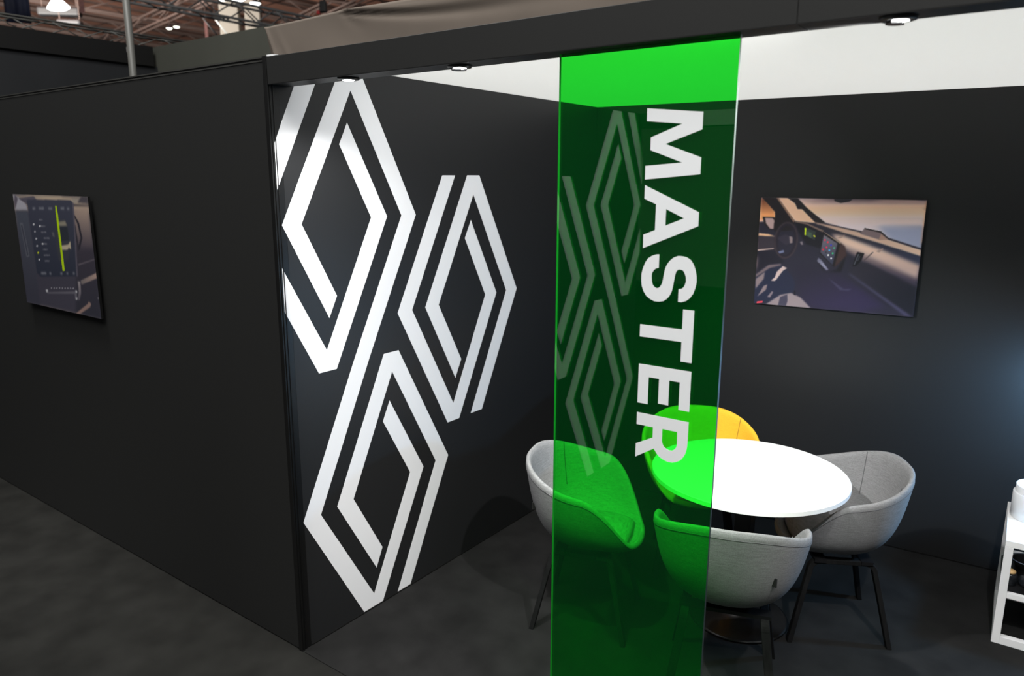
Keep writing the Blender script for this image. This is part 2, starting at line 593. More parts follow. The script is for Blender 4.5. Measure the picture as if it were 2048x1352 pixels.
# ================================================================== TRUSSES, LAMPS AND HALL
def lattice(name, a, b, w, h, step, r, m_, label, cat, group=None):
    """box truss from a to b: four chords and zigzag lacing, one mesh"""
    a, b = Vector(a), Vector(b)
    d = (b - a)
    L = d.length
    d.normalize()
    side = d.cross(Vector((0, 0, 1))).normalized() * (w / 2)
    upv = Vector((0, 0, h / 2))
    bm = bmesh.new()
    cs = [side + upv, -side + upv, -side - upv, side - upv]
    for c in cs:
        tube(bm, [a + c, b + c], r, 6)
    n = max(2, int(L / step))
    for i in range(n):
        p, q = a + d * (L * i / n), a + d * (L * (i + 1) / n)
        for j in range(4):
            c1, c2 = cs[j], cs[(j + 1) % 4]
            if i % 2:
                c1, c2 = c2, c1
            tube(bm, [p + c1, q + c2], r * 0.55, 5)
    o = obj(name, bm, m_, None, True)
    return tag(o, label, cat, group)


lattice('lighting_truss', (-10.0, 2.0, 4.95), (-10.0, 13.0, 4.95), 0.30, 0.28, 0.42, 0.024, M_alu,
        'silver lighting truss crossing the hall at the top left, nearest of the trusses', 'truss')
lattice('lighting_truss', (-5.35, -4.0, 3.405), (-5.35, 3.4, 3.405), 0.14, 0.11, 0.26, 0.010, M_alud,
        'thin grey lattice girder running just above the far black band', 'truss')

# hall roof and its steel
bm = bmesh.new()
box(bm, -75, -16, -6, 60, 10.6, 10.7)
struct('ceiling_hall', bm, M_roof, label='rust brown roof of the exhibition hall')
for i, xx in enumerate((-24.0, -29.0, -34.5, -41.0)):
    lattice('roof_truss', (xx, 2, 9.9), (xx, 50, 9.9), 0.4, 0.9, 2.2, 0.05, M_steel,
            'taupe steel roof truss under the brown hall roof, %s' % ('the closest one', 'second closest', 'third closest', 'the farthest one')[i],
            'roof truss', 'steel trusses under the hall roof')
for i, (ya, yb, zz) in enumerate(((9, 12, 9.2), (15, 21, 8.9), (20, 30, 9.3))):
    lattice('roof_brace', (-50, yb, zz), (-20, ya, zz), 0.3, 0.5, 2.4, 0.045, M_steel,
            'slanting taupe steel brace under the hall roof, %s' % ('leftmost', 'middle', 'rightmost')[i], 'roof brace', 'slanting braces under the hall roof')
bm = bmesh.new()
for k in range(30):
    xx = -20 - k * 1.5
    box(bm, xx - 0.05, xx + 0.05, 0, 55, 10.5, 10.6)
tag(obj('purlins', bm, M_steel), 'rows of thin brown purlins against the hall roof', 'purlins', None, 'stuff')

# cream columns
for (x, y, wd, lb) in ((-21.86, 14.70, 0.32, 'left one of two'), (-21.22, 15.19, 0.26, 'right one of two')):
    t = empty('building_column', (x, y, 0), 0.75, 'tall cream column far across the hall behind the silver truss, ' + lb, 'column', 'cream columns')
    bm = bmesh.new()
    box(bm, -wd, wd, -0.2, 0.2, 0, 10.6)
    bevel(obj('shaft', bm, M_cream, t), 0.03)
    bm = bmesh.new()
    box(bm, -wd - 0.05, wd + 0.05, -0.26, 0.26, 0, 0.35)
    obj('plinth', bm, M_cream, t)
bm = bmesh.new()
v = []
bm2 = box(bm, -0.62, 0.62, -0.1, 0.1, 6.62, 7.0)
o = obj('column_crossbeam', bm, M_cream)
o.location = (-21.62, 15.05, 0)
o.rotation_euler = (0, 0, 0.75)
tag(o, 'cream crossbeam joining the two far columns', 'beam')

# navy banner
bm = bmesh.new()
a = Vector((-14.08, 4.62, 0))
b = Vector((-13.82, 4.95, 0))
dn = (b - a).normalized().cross(Vector((0, 0, 1))) * 0.03
n = 10
rows = []
for z in (4.90, 5.25, 5.65):
    rows.append([bm.verts.new(a.lerp(b, i / n) + dn * math.sin(i * 1.3) + Vector((0, 0, z))) for i in range(n + 1)])
for r in range(2):
    for i in range(n):
        bm.faces.new((rows[r][i], rows[r][i + 1], rows[r + 1][i + 1], rows[r + 1][i]))
bn = obj('hanging_banner', bm, M_banner, None, True)
sm = bn.modifiers.new('thickness', 'SOLIDIFY')
sm.thickness = 0.02
tag(bn, 'navy blue banner hanging at the very top left', 'banner')


def hall_lamp(loc, r, m_, label, rz=0.0, tilt=0.0):
    t = empty('hall_lamp', loc, rz, label, 'lamp', 'lamps under the hall roof')
    bm = bmesh.new()
    lathe(bm, [(0, r * 0.9), (r * 0.3, r * 0.85), (r * 0.55, r * 0.4), (r, 0.0), (r * 0.93, 0.02 * r), (r * 0.4, r * 0.3)], 24)
    hsg = obj('housing', bm, M_duct, t, True)
    bm = bmesh.new()
    lathe(bm, [(0, -0.35 * r), (r * 0.6, -0.22 * r), (r * 0.92, 0.03 * r), (0, 0.1 * r)], 24)
    ln = obj('lens', bm, m_, t, True)
    bm = bmesh.new()
    tube(bm, [(0, 0, r * 0.85), (0, 0, r * 0.85 + 0.8)], 0.012, 6)
    obj('rod', bm, M_steel, t)
    hsg.rotation_euler = (0, tilt, 0)
    ln.rotation_euler = (0, tilt, 0)
    return t


hall_lamp((-33.52, 19.23, 9.05), 0.15, M_lampg, 'small glowing lamp in the middle of the brown roof, left of a touching pair')
hall_lamp((-33.24, 19.45, 9.12), 0.15, M_lampg, 'small glowing lamp in the middle of the brown roof, right of a touching pair')
hall_lamp((-16.45, 10.85, 6.72), 0.17, M_lamp, 'white glowing lamp left of the cream columns')
hall_lamp((-16.08, 11.06, 6.72), 0.22, M_lamp, 'large white glowing lamp in front of the left cream column')
hall_lamp((-15.74, 11.34, 6.60), 0.15, M_lamp, 'white glowing lamp between the cream columns')
# big floodlight at the top left
t = empty('floodlight', (-15.50, 6.20, 5.66), 0.9, 'big white floodlight glowing at the top left near the navy banner', 'lamp')
bm = bmesh.new()
lathe(bm, [(0, 0.10), (0.10, 0.08), (0.22, -0.06), (0.20, -0.07), (0.0, -0.04)], 28)
o = obj('reflector', bm, M_lamp, t, True)
o.scale = (1.0, 1.0, 1.1)
o.rotation_euler = (0.5, 0, 0)
bm = bmesh.new()
box(bm, -0.08, 0.08, -0.08, 0.08, 0.10, 0.34)
obj('ballast_box', bm, M_duct, t)
bm = bmesh.new()
tube(bm, [(0, 0, 0.34), (0, 0, 1.2)], 0.015, 6)
obj('rod', bm, M_steel, t)

# light tubes seen end-on beside the columns
for (p, q, lb, m_) in (((-14.66, 9.38, 5.80), (-14.40, 9.50, 5.45), 'slanting pale light tube beside the cream columns', M_tube),
                       ((-14.95, 9.25, 5.83), (-14.62, 9.38, 5.42), 'slanting grey tube left of the pale light tube', M_tubegrey)):
    bm = bmesh.new()
    tube(bm, [p, q], 0.022, 8)
    lt = tag(obj('light_tube', bm, m_, None, True), lb, 'light tube')
    bm = bmesh.new()
    tube(bm, [p, (p[0], p[1], 10.6)], 0.006, 5)
    obj('hanger_wire', bm, M_steel, lt)

# red and white strips
for (p, hgt, w_, lb) in (((-17.27, 7.54, 5.92), 0.40, 0.05, 'red and white strip hanging beside the big floodlight'),
                         ((-18.62, 11.67, 6.05), 0.48, 0.04, 'red and white strip hanging left of the light tubes')):
    bm = bmesh.new()
    box(bm, -w_, w_, -0.012, 0.012, 0, hgt)
    bmesh.ops.subdivide_edges(bm, edges=[e for e in bm.edges if abs(e.verts[0].co.z - e.verts[1].co.z) > 0.1], cuts=6)
    o = obj('hanging_strip', bm, M_pink)
    o.location = p
    o.rotation_euler = (0, 0, 0.95)
    tag(o, lb, 'hanging strip')
    bm = bmesh.new()
    tube(bm, [(0, 0, hgt), (0, 0, 10.6 - p[2])], 0.006, 5)
    obj('hanger_wire', bm, M_steel, o)

# ducts
for (p, s, lb) in (((-26.6, 11.2, 7.65), (1.4, 0.35, 0.30), 'dark grey duct hanging under the brown roof right of the floodlight'),
                   ((-24.1, 10.35, 6.90), (0.75, 0.30, 0.16), 'pale grey duct hanging below the dark duct')):
    bm = bmesh.new()
    box(bm, -s[0] / 2, s[0] / 2, -s[1] / 2, s[1] / 2, -s[2] / 2, s[2] / 2)
    o = bevel(obj('air_duct', bm, M_ductpale if 'dark' not in lb[:4] else M_ductdark), 0.08, 3)
    o.location = p
    o.rotation_euler = (0, 0, 0.75)
    tag(o, lb, 'duct')
    for sx in (-1, 1):
        bm = bmesh.new()
        tube(bm, [(sx * s[0] * 0.4, 0, s[2] / 2 - 0.01), (sx * s[0] * 0.4, 0, 10.6 - p[2])], 0.012, 5)
        obj('hanger_rod', bm, M_steel, o)
# dark hoist
t = empty('chain_hoist', (-9.24, 8.13, 5.02), 0.6, 'dark chain hoist hanging above the taupe canopy', 'hoist')
bm = bmesh.new()
box(bm, -0.06, 0.06, -0.06, 0.06, 0.06, 0.26)
bevel(obj('motor', bm, M_trim, t), 0.015)
bm = bmesh.new()
tube(bm, [(0.03, 0, 0.26), (0.02, 0, 3.0)], 0.018, 6)
obj('chain', bm, M_trim, t)
bm = bmesh.new()
box(bm, -0.12, -0.06, -0.03, 0.03, 0.03, 0.09)
k = obj('hook', bm, mat('red_hook', (0.5, 0.02, 0.02)), t)
k['label'] = 'small red hook'

# ================================================================== GREEN PANEL
gp = empty('acrylic_panel', (1.54, 0.05, 0), 0, 'tall transparent green acrylic panel with white MASTER lettering hanging under the beam', 'panel')
px0, px1, py0, py1 = 1.279 - 1.54, 1.8 - 1.54, -0.005, 0.005
bm = bmesh.new()
box(bm, px0, px1, py0, py1, 0.004, 2.402)
pane = obj('pane', bm, [M_green, M_edgelit, M_edgedim], gp)
for p in pane.data.polygons:
    p.material_index = 0 if abs(p.normal.y) > 0.5 else (2 if p.normal.x > 0.5 else 1)
LET = {
    'M': [[(1.559, 2.241), (1.716, 2.225), (1.716, 2.182), (1.616, 2.148), (1.717, 2.112), (1.717, 2.070), (1.560, 2.056), (1.560, 2.092), (1.665, 2.100), (1.573, 2.133), (1.573, 2.166), (1.661, 2.198), (1.559, 2.208)]],
    'A': [[(1.561, 2.041), (1.719, 1.973), (1.719, 1.937), (1.562, 1.871), (1.562, 1.908), (1.596, 1.922), (1.596, 1.991), (1.561, 2.005)],
          [(1.626, 1.979), (1.678, 1.956), (1.626, 1.935)]],
    'S': [[(1.612, 1.857), (1.602, 1.856), (1.591, 1.852), (1.579, 1.844), (1.571, 1.832), (1.565, 1.817), (1.561, 1.8), (1.561, 1.784), (1.563, 1.767), (1.569, 1.752), (1.578, 1.74), (1.59, 1.732), (1.603, 1.727), (1.617, 1.727), (1.63, 1.73), (1.641, 1.738), (1.649, 1.749), (1.654, 1.761), (1.657, 1.777), (1.659, 1.792), (1.661, 1.804), (1.664, 1.814), (1.669, 1.819), (1.675, 1.82), (1.683, 1.818), (1.688, 1.811), (1.692, 1.801), (1.693, 1.789), (1.69, 1.779), (1.686, 1.772), (1.68, 1.768), (1.673, 1.767), (1.673, 1.732), (1.683, 1.732), (1.696, 1.737), (1.706, 1.745), (1.715, 1.758), (1.72, 1.773), (1.723, 1.79), (1.722, 1.806), (1.718, 1.822), (1.712, 1.836), (1.704, 1.847), (1.692, 1.854), (1.68, 1.856), (1.667, 1.856), (1.654, 1.851), (1.644, 1.842), (1.636, 1.831), (1.631, 1.819), (1.628, 1.803), (1.626, 1.79), (1.624, 1.779), (1.619, 1.77), (1.614, 1.765), (1.608, 1.764), (1.601, 1.767), (1.596, 1.773), (1.593, 1.784), (1.592, 1.796), (1.593, 1.805), (1.598, 1.813), (1.604, 1.818), (1.612, 1.82)]],
    'T': [[(1.689, 1.713), (1.721, 1.713), (1.721, 1.568), (1.689, 1.568), (1.689, 1.623), (1.563, 1.623), (1.563, 1.658), (1.689, 1.658)]],
    'E': [[(1.564, 1.544), (1.722, 1.544), (1.722, 1.430), (1.690, 1.430), (1.690, 1.509), (1.659, 1.509), (1.659, 1.437), (1.628, 1.437), (1.628, 1.509), (1.596, 1.509), (1.596, 1.429), (1.564, 1.429)]],
    'R': [[(1.564, 1.400), (1.722, 1.400), (1.722, 1.338), (1.721, 1.324), (1.718, 1.309), (1.712, 1.296), (1.703, 1.284), (1.692, 1.277), (1.68, 1.272), (1.666, 1.271), (1.653, 1.274), (1.64, 1.28), (1.631, 1.288), (1.621, 1.301), (1.564, 1.264), (1.564, 1.305), (1.616, 1.333), (1.616, 1.364), (1.564, 1.364)],
          [(1.645, 1.365), (1.690, 1.365), (1.691, 1.327), (1.689, 1.319), (1.684, 1.312), (1.677, 1.307), (1.668, 1.306), (1.659, 1.309), (1.651, 1.314), (1.647, 1.322), (1.645, 1.33)]]}
for ch, loops in LET.items():
    bm = bmesh.new()
    prism(bm, loops, lambda a, b: (a - 1.54, py0 - 0.0002, b), (0, -0.0006, 0))
    o = obj('letter', bm, M_vinyl, gp)
    o['label'] = 'white vinyl letter ' + ch


# ================================================================== DOWNLIGHTS
def downlight(x, y, z, aim, power, cone, blend, label, col=(1.0, 0.985, 0.97), flush=False):
    t = empty('downlight', (x, y, z), 0, label, 'spotlight', 'round spotlights under the header beam')
    bm = bmesh.new()
    lathe(bm, [(0.026, 0.0), (0.039, 0.0), (0.0395, -0.003), (0.037, -0.007), (0.030, -0.0085), (0.027, -0.006), (0.026, 0.0)], 40)
    obj('rim', bm, M_blackmetal, t, True)
    d = (Vector(aim) - Vector((x, y, z))).normalized()
    q = d.to_track_quat('-Z', 'Y')
    bm = bmesh.new()
    lathe(bm, [(0.0262, 0.010), (0.0262, -0.0040), (0.0240, -0.0050), (0.0222, -0.0040), (0.0222, 0.010)], 36)
    obj('inner_cup', bm, M_blackmetal, t, True)
    bm = bmesh.new()
    lathe(bm, [(0, -0.0030), (0.012, -0.0026), (0.0222, 0.0), (0, 0.004)], 36)
    le = obj('lens', bm, M_lens, t, True)
    le.location = (0, 0, -0.0082)
    if not flush:
        # dark mask added so that only a crescent of the lens shows bright
        bm = bmesh.new()
        n_ = 20
        lo_, hi_ = [], []
        for k in range(n_ + 1):
            a = PI / 2 + PI * k / n_ - 0.35
            lo_.append((0.0255 * math.cos(a), 0.0255 * math.sin(a)))
        for k in range(n_ + 1):
            a = PI / 2 + PI * (1 - k / n_) - 0.35
            b = 1.0 - 2.0 * k / n_
            hi_.append((0.010 * math.cos(-0.35) * (1 - b * b) + 0.0255 * math.cos(a) * b * b, -0.010 * math.sin(0.35) * (1 - b * b) + 0.0255 * math.sin(a) * b * b))
        prism(bm, [lo_ + hi_[1:-1]], lambda x_, y_: (x_, y_, -0.0140), (0, 0, 0.006))
        obj('crescent_mask', bm, M_blackmetal, t)
    ld = bpy.data.lights.new('downlight_beam', 'SPOT')
    ld.energy = power
    ld.spot_size = cone
    ld.spot_blend = blend
    ld.shadow_soft_size = 0.02
    ld.color = col
    lo = bpy.data.objects.new('downlight_beam', ld)
    COL.objects.link(lo)
    lo.location = Vector((x, y, z - 0.006)) + d * 0.03
    lo.rotation_euler = q.to_euler()
    return t


downlight(0.393, 0.05, 2.402, (0.16, 0.20, 1.0), 24, math.radians(130), 0.6, 'bright round spotlight under the beam nearest the booth corner', flush=True)
downlight(0.904, 0.05, 2.402, (1.50, 1.42, 0.74), 158, math.radians(78), 0.6, 'round spotlight under the beam just left of the green panel')
downlight(2.146, 0.05, 2.402, (0.30, 1.30, 1.30), 150, math.radians(96), 0.7, 'round spotlight under the beam right of the green panel')
downlight(2.66, 0.05, 2.402, (2.35, 1.75, 0.55), 120, math.radians(66), 0.8, 'round spotlight at the far right end of the beam above the shelf unit')
# the neighbouring booth's own spotlight
downlight(2.146, NY + 0.05, 2.400, (0.05, NY + 0.30, 0.60), 40, math.radians(45), 0.75, 'round spotlight under the neighbouring beam, out of view')


# ================================================================== WALL PICTURES
def raster(nx, ny, shapes, corners, base):
    """paint a print: list of (kind, points, colour, soft) in photo-crop units -> (ny, nx, 3) sRGB"""
    src = np.array(corners, float)
    dst = np.array([(0, 1), (1, 1), (1, 0), (0, 0)], float)
    A = []
    B = []
    for (x, y), (u, v) in zip(src, dst):
        A.append([x, y, 1, 0, 0, 0, -u * x, -u * y]); B.append(u)
        A.append([0, 0, 0, x, y, 1, -v * x, -v * y]); B.append(v)
    h = np.append(np.linalg.solve(np.array(A), np.array(B)), 1).reshape(3, 3)

    def mp(p):
        p = np.array(p, float)
        q = np.c_[p, np.ones(len(p))] @ h.T
        return q[:, :2] / q[:, 2:]
    SS = 2
    U, V = np.meshgrid((np.arange(nx * SS) + 0.5) / (nx * SS), (np.arange(ny * SS) + 0.5) / (ny * SS))
    img = np.zeros((ny * SS, nx * SS, 3)) + np.array(base, float)
    for sh in shapes:
        poly = mp(sh[0])
        col = sh[1]
        soft = sh[2] if len(sh) > 2 else 1
        inside = np.zeros(U.shape, bool)
        n = len(poly)
        for i in range(n):
            x1, y1 = poly[i]
            x2, y2 = poly[(i + 1) % n]
            if y1 == y2:
                continue
            c = ((y1 > V) != (y2 > V)) & (U < (x2 - x1) * (V - y1) / (y2 - y1) + x1)
            inside ^= c
        mk = inside.astype(float)
        for _ in range(2):
            if soft > 0:
                for ax in (0, 1):
                    acc = np.zeros_like(mk)
                    for s in range(-soft, soft + 1):
                        acc += np.roll(mk, s, ax)
                    mk = acc / (2 * soft + 1)
        if isinstance(col[0], (tuple, list)):
            # gradient between two points of the picture: ((x,y),rgb,(x,y),rgb)
            pa, ca, pb, cb = col
            qa, qb = mp([pa])[0], mp([pb])[0]
            d = qb - qa
            t = np.clip(((U - qa[0]) * d[0] + (V - qa[1]) * d[1]) / (d @ d), 0, 1)[..., None]
            c = np.array(ca, float) * (1 - t) + np.array(cb, float) * t
        else:
            c = np.array(col, float)
        img = img * (1 - mk[..., None]) + c * mk[..., None]
    img = img.reshape(ny, SS, nx, SS, 3).mean((1, 3))
    return img


M_art = bpy.data.materials.new('printed_photograph')
M_art.use_nodes = True
_nt = M_art.node_tree
_b = _nt.nodes['Principled BSDF']
_at = _nt.nodes.new('ShaderNodeVertexColor')
_at.layer_name = 'ink'
_nt.links.new(_at.outputs[0], _b.inputs['Base Color'])
_b.inputs['Roughness'].default_value = 0.35
_b.inputs['Specular IOR Level'].default_value = 0.4


def picture(loc, rz, w, h, img, label, gain, power):
    t = empty('wall_picture', loc, rz, label, 'picture', 'photo panels on the booth walls')
    bm = bmesh.new()
    box(bm, -w / 2, w / 2, 0.0, 0.012, -h / 2, h / 2)
    obj('backing_board', bm, M_trim, t)
    bm = bmesh.new()
    box(bm, -w * 0.3, w * 0.3, 0.012, 0.0299, -h * 0.3, h * 0.3)
    obj('wall_mount', bm, M_trim, t)
    ny, nx, _ = img.shape
    xs = np.linspace(-w / 2, w / 2, nx)
    zs = np.linspace(-h / 2, h / 2, ny)
    verts = [(x, -0.0006, z) for z in zs for x in xs]
    faces = [(j * nx + i, j * nx + i + 1, (j + 1) * nx + i + 1, (j + 1) * nx + i) for j in range(ny - 1) for i in range(nx - 1)]
    me = bpy.data.meshes.new('print')
    me.from_pydata(verts, [], faces)
    ca = me.color_attributes.new('ink', 'FLOAT_COLOR', 'POINT')
    c = np.clip(img, 0, 255) / 255.0
    l = np.where(c <= 0.04045, c / 12.92, ((c + 0.055) / 1.055) ** 2.4) ** power * gain
    l = l * np.minimum(1.0, 0.93 / np.maximum(l.max(2, keepdims=True), 1e-6))
    buf = np.ones((ny * nx, 4), np.float32)
    buf[:, :3] = np.clip(l.reshape(-1, 3), 0, 0.95)
    ca.data.foreach_set('color', buf.ravel())
    me.materials.append(M_art)
    o = bpy.data.objects.new('print', me)
    COL.objects.link(o)
    o.parent = t
    return t


def ell(cx, cy, rx, ry, ang=0.0, n=40):
    ca, sa = math.cos(ang), math.sin(ang)
    return [(cx + rx * math.cos(2 * PI * i / n) * ca - ry * math.sin(2 * PI * i / n) * sa,
             cy + rx * math.cos(2 * PI * i / n) * sa + ry * math.sin(2 * PI * i / n) * ca) for i in range(n)]


def ring(cx, cy, rx, ry, w, ang=0.0, n=48):
    a = ell(cx, cy, rx, ry, ang, n)
    b = ell(cx, cy, rx - w, ry - w, ang, n)
    return a + [a[0]] + [b[0]] + b[::-1]


right_shapes = [
    # sky and blurred road outside
    ([(240, 120), (1680, 160), (1680, 250), (240, 260)], ((900, 140), (184, 166, 164), (900, 235), (190, 164, 150)), 6),
    ([(560, 160), (1680, 165), (1680, 215), (700, 190)], (150, 128, 126), 6),
    ([(240, 225), (1680, 240), (1680, 340), (240, 330)], ((900, 235), (216, 186, 158), (900, 330), (222, 204, 190)), 9),
    ([(240, 300), (1680, 320), (1680, 420), (240, 400)], (196, 180, 176), 8),
    ([(900, 365), (1680, 400), (1680, 640), (900, 500)], ((1200, 380), (196, 184, 186), (1500, 560), (150, 152, 166)), 9),
    ([(1250, 400), (1680, 420), (1680, 640), (1400, 560)], (146, 150, 168), 9),
    # side window
    ([(255, 137), (300, 150), (380, 260), (375, 470), (235, 470)], ((300, 160), (110, 72, 55), (300, 330), (226, 170, 120)), 5),
    ([(235, 330), (380, 330), (375, 470), (235, 470)], (176, 152, 150), 5),
    # cabin body
    ([(240, 345), (540, 340), (730, 352), (800, 360), (1620, 598), (1560, 1190), (200, 1050)], (50, 49, 62), 2),
    # pillars
    ([(262, 132), (392, 135), (545, 345), (540, 420), (375, 430), (378, 262)], (44, 40, 44), 1),
    ([(383, 134), (402, 136), (552, 345), (533, 352)], (128, 104, 92), 1),
    ([(404, 134), (480, 136), (548, 195), (565, 240), (600, 245), (735, 355), (720, 360), (556, 345)], ((450, 150), (190, 160, 140), (600, 330), (222, 190, 165)), 2),
    ([(470, 134), (560, 138), (640, 225), (805, 362), (720, 362), (605, 242), (566, 240), (546, 192)], (46, 43, 47), 1),
    ([(870, 150), (1038, 153), (1005, 182), (930, 194), (880, 178)], (48, 46, 50), 1),
    # door mirror
    ([(272, 302), (365, 305), (388, 320), (382, 412), (340, 416), (290, 370)], (46, 40, 42), 1),
    ([(294, 312), (358, 314), (373, 335), (366, 405), (338, 405), (303, 358)], (160, 140, 138), 1),
    # door
    ([(236, 438), (330, 450), (390, 475), (240, 470)], (196, 165, 135), 2),
    ([(236, 462), (390, 475), (385, 600), (230, 590)], (66, 60, 68), 2),
    ([(232, 580), (370, 570), (372, 578), (234, 594)], (176, 158, 150), 1),
    ([(230, 600), (380, 585), (460, 690), (300, 720), (222, 790)], (42, 41, 52), 3),
    # dashboard top
    ([(700, 352), (1105, 440), (1340, 505), (1612, 600), (1606, 660), (1240, 540), (950, 450), (740, 375)], ((800, 370), (170, 146, 132), (1600, 640), (190, 168, 152)), 2),
    ([(760, 358), (1110, 436), (1340, 498), (1612, 590), (1612, 606), (1340, 514), (1100, 448)], (58, 55, 66), 1),
    ([(735, 370), (955, 448), (1240, 535), (1606, 658), (1600, 745), (1290, 612), (940, 480), (850, 455)], ((900, 470), (52, 50, 60), (1600, 700), (62, 66, 84)), 2),
    # padded dash face
    ([(850, 455), (955, 478), (1290, 605), (1600, 735), (1585, 930), (1300, 790), (1130, 700), (980, 600)], ((1180, 560), (182, 160, 148), (1080, 740), (70, 64, 76)), 7),
    ([(870, 470), (960, 485), (1290, 615), (1598, 745), (1590, 850), (1250, 690), (960, 545)], ((1200, 590), (192, 170, 156), (1160, 690), (168, 148, 140)), 8),
    ([(900, 490), (970, 465), (960, 480), (930, 495)], (150, 130, 122), 1),
    ([(1230, 610), (1290, 580), (1285, 600), (1255, 620)], (150, 130, 122), 1),
    ([(1200, 615), (1210, 618), (1130, 690), (1118, 690)], (90, 80, 82), 1),
    # lower dash
    ([(1000, 720), (1150, 705), (1400, 830), (1590, 930), (1560, 1190), (1300, 1050), (1000, 830)], ((1200, 760), (52, 50, 60), (1450, 1000), (40, 41, 50)), 5),
    # vent
    ([(1072, 612), (1132, 626), (1105, 690), (1062, 732), (1034, 736), (1046, 680)], (24, 24, 32), 1),
    ([(1078, 632), (1090, 632), (1050, 725), (1042, 722)], (84, 86, 92), 0),
    ([(1090, 648), (1100, 648), (1078, 690), (1070, 690)], (70, 72, 80), 0),
    # box on the dash
    ([(1132, 412), (1270, 446), (1338, 508), (1262, 512), (1092, 458)], (122, 108, 110), 1),
    ([(1270, 462), (1330, 512), (1250, 512)], (156, 130, 118), 1),
    ([(1130, 408), (1272, 440), (1342, 506), (1330, 508), (1265, 452), (1135, 420)], (52, 46, 48), 0),
    # instrument cluster
    ([(540, 345), (640, 358), (792, 430), (770, 580), (640, 540), (575, 430)], (34, 33, 42), 2),
    ([(545, 340), (650, 362), (795, 428), (780, 440), (640, 372), (550, 352)], (120, 104, 96), 1),
    ([(628, 392), (722, 432), (716, 508), (630, 462)], (58, 66, 66), 1),
    ([(630, 400), (642, 404), (640, 466), (628, 460)], (172, 190, 40), 0),
    ([(702, 462), (720, 470), (719, 482), (702, 474)], (186, 190, 60), 0),
    ([(650, 430), (690, 446), (688, 490), (650, 470)], (76, 92, 78), 1),
    # touch screen
    ([(785, 435), (928, 528), (985, 640), (880, 740), (756, 622)], (34, 31, 36), 1),
    ([(930, 532), (970, 565), (985, 645), (880, 742)], (72, 56, 56), 2),
    ([(790, 462), (906, 538), (866, 722), (762, 612)], ((800, 480), (112, 108, 116), (860, 700), (62, 64, 80)), 1),
    ([(785, 436), (800, 442), (935, 532), (925, 540)], (140, 124, 112), 0),
    # console bar
    ([(745, 655), (768, 672), (832, 760), (815, 768), (736, 684)], ((750, 660), (96, 96, 110), (825, 765), (172, 172, 190)), 1),
    ([(740, 690), (815, 775), (900, 760), (980, 640), (940, 780), (800, 800)], (30, 29, 36), 3),
    # purple shade in the foot well
    ([(560, 700), (900, 780), (1320, 1080), (1000, 1150), (640, 1060), (560, 900)], ((700, 760), (48, 46, 60), (1000, 1000), (56, 50, 74)), 12),
    ([(990, 790), (1020, 800), (1540, 1170), (1480, 1165)], (76, 72, 92), 4),
    ([(830, 830), (960, 925), (1035, 925), (1000, 940), (930, 935)], (72, 68, 88), 2),
    # steering wheel
    (ring(474, 505, 100, 158, 34, 0.10), (47, 43, 54), 1),
    (ring(474, 505, 99, 157, 12, 0.10), (74, 64, 68), 2),
    ([(400, 480), (470, 455), (528, 480), (530, 525), (470, 545), (408, 500)], (62, 58, 70), 2),
    ([(500, 470), (528, 478), (528, 528), (506, 532)], (134, 122, 122), 1),
    ([(408, 600), (455, 588), (458, 608), (420, 618)], (110, 116, 140), 1),
    ([(590, 520), (610, 515), (618, 545), (600, 545)], (120, 112, 116), 1),
    # seat
    ([(215, 800), (330, 708), (430, 706), (500, 770), (552, 860), (545, 940), (350, 1020), (207, 1036)], (46, 50, 68), 2),
    ([(218, 795), (330, 712), (430, 704), (440, 716), (340, 740), (222, 815)], (112, 100, 102), 2),
    ([(222, 830), (300, 770), (290, 830), (222, 915)], (126, 114, 116), 2),
    ([(400, 770), (450, 724), (484, 742), (450, 765), (395, 840), (380, 850), (350, 845), (382, 818)], (172, 156, 152), 1),
    ([(238, 980), (290, 890), (322, 878), (310, 925)], (126, 114, 116), 1),
    ([(320, 985), (360, 935), (372, 945), (345, 990)], (120, 110, 114), 1),
    ([(300, 1052), (430, 968), (520, 952), (600, 992), (696, 1092)], (132, 122, 124), 2),
    ([(412, 1058), (430, 985), (490, 965), (492, 1020), (478, 1064)], (72, 70, 84), 1),
    ([(546, 930), (560, 935), (556, 975), (545, 970)], (30, 30, 40), 0),
    ([(234, 1022), (286, 1018), (280, 1032), (234, 1036)], (196, 80, 90), 0),
]
for k, (x, y, c) in enumerate(((800, 508, (200, 50, 90)), (824, 526, (210, 60, 80)), (851, 552, (60, 70, 190)), (878, 576, (80, 160, 130)), (815, 570, (200, 50, 90)),
                               (838, 595, (80, 160, 200)), (866, 622, (60, 170, 120)), (785, 588, (200, 60, 70)), (808, 612, (60, 60, 70)), (829, 636, (190, 190, 190)), (854, 664, (200, 200, 205)))):
    right_shapes.append((ell(x, y, 7, 8), c, 0))
img = raster(300, 218, right_shapes, [(258, 135), (1655, 177), (1548, 1172), (207, 1037)], (60, 56, 66))
bx = 1.479
picture((bx, D + TB * bx - 0.030, 1.648), ANG, 0.836, 0.612, img, 'wide photo panel of a van dashboard and steering wheel on the back wall', 2.1, 1.3)

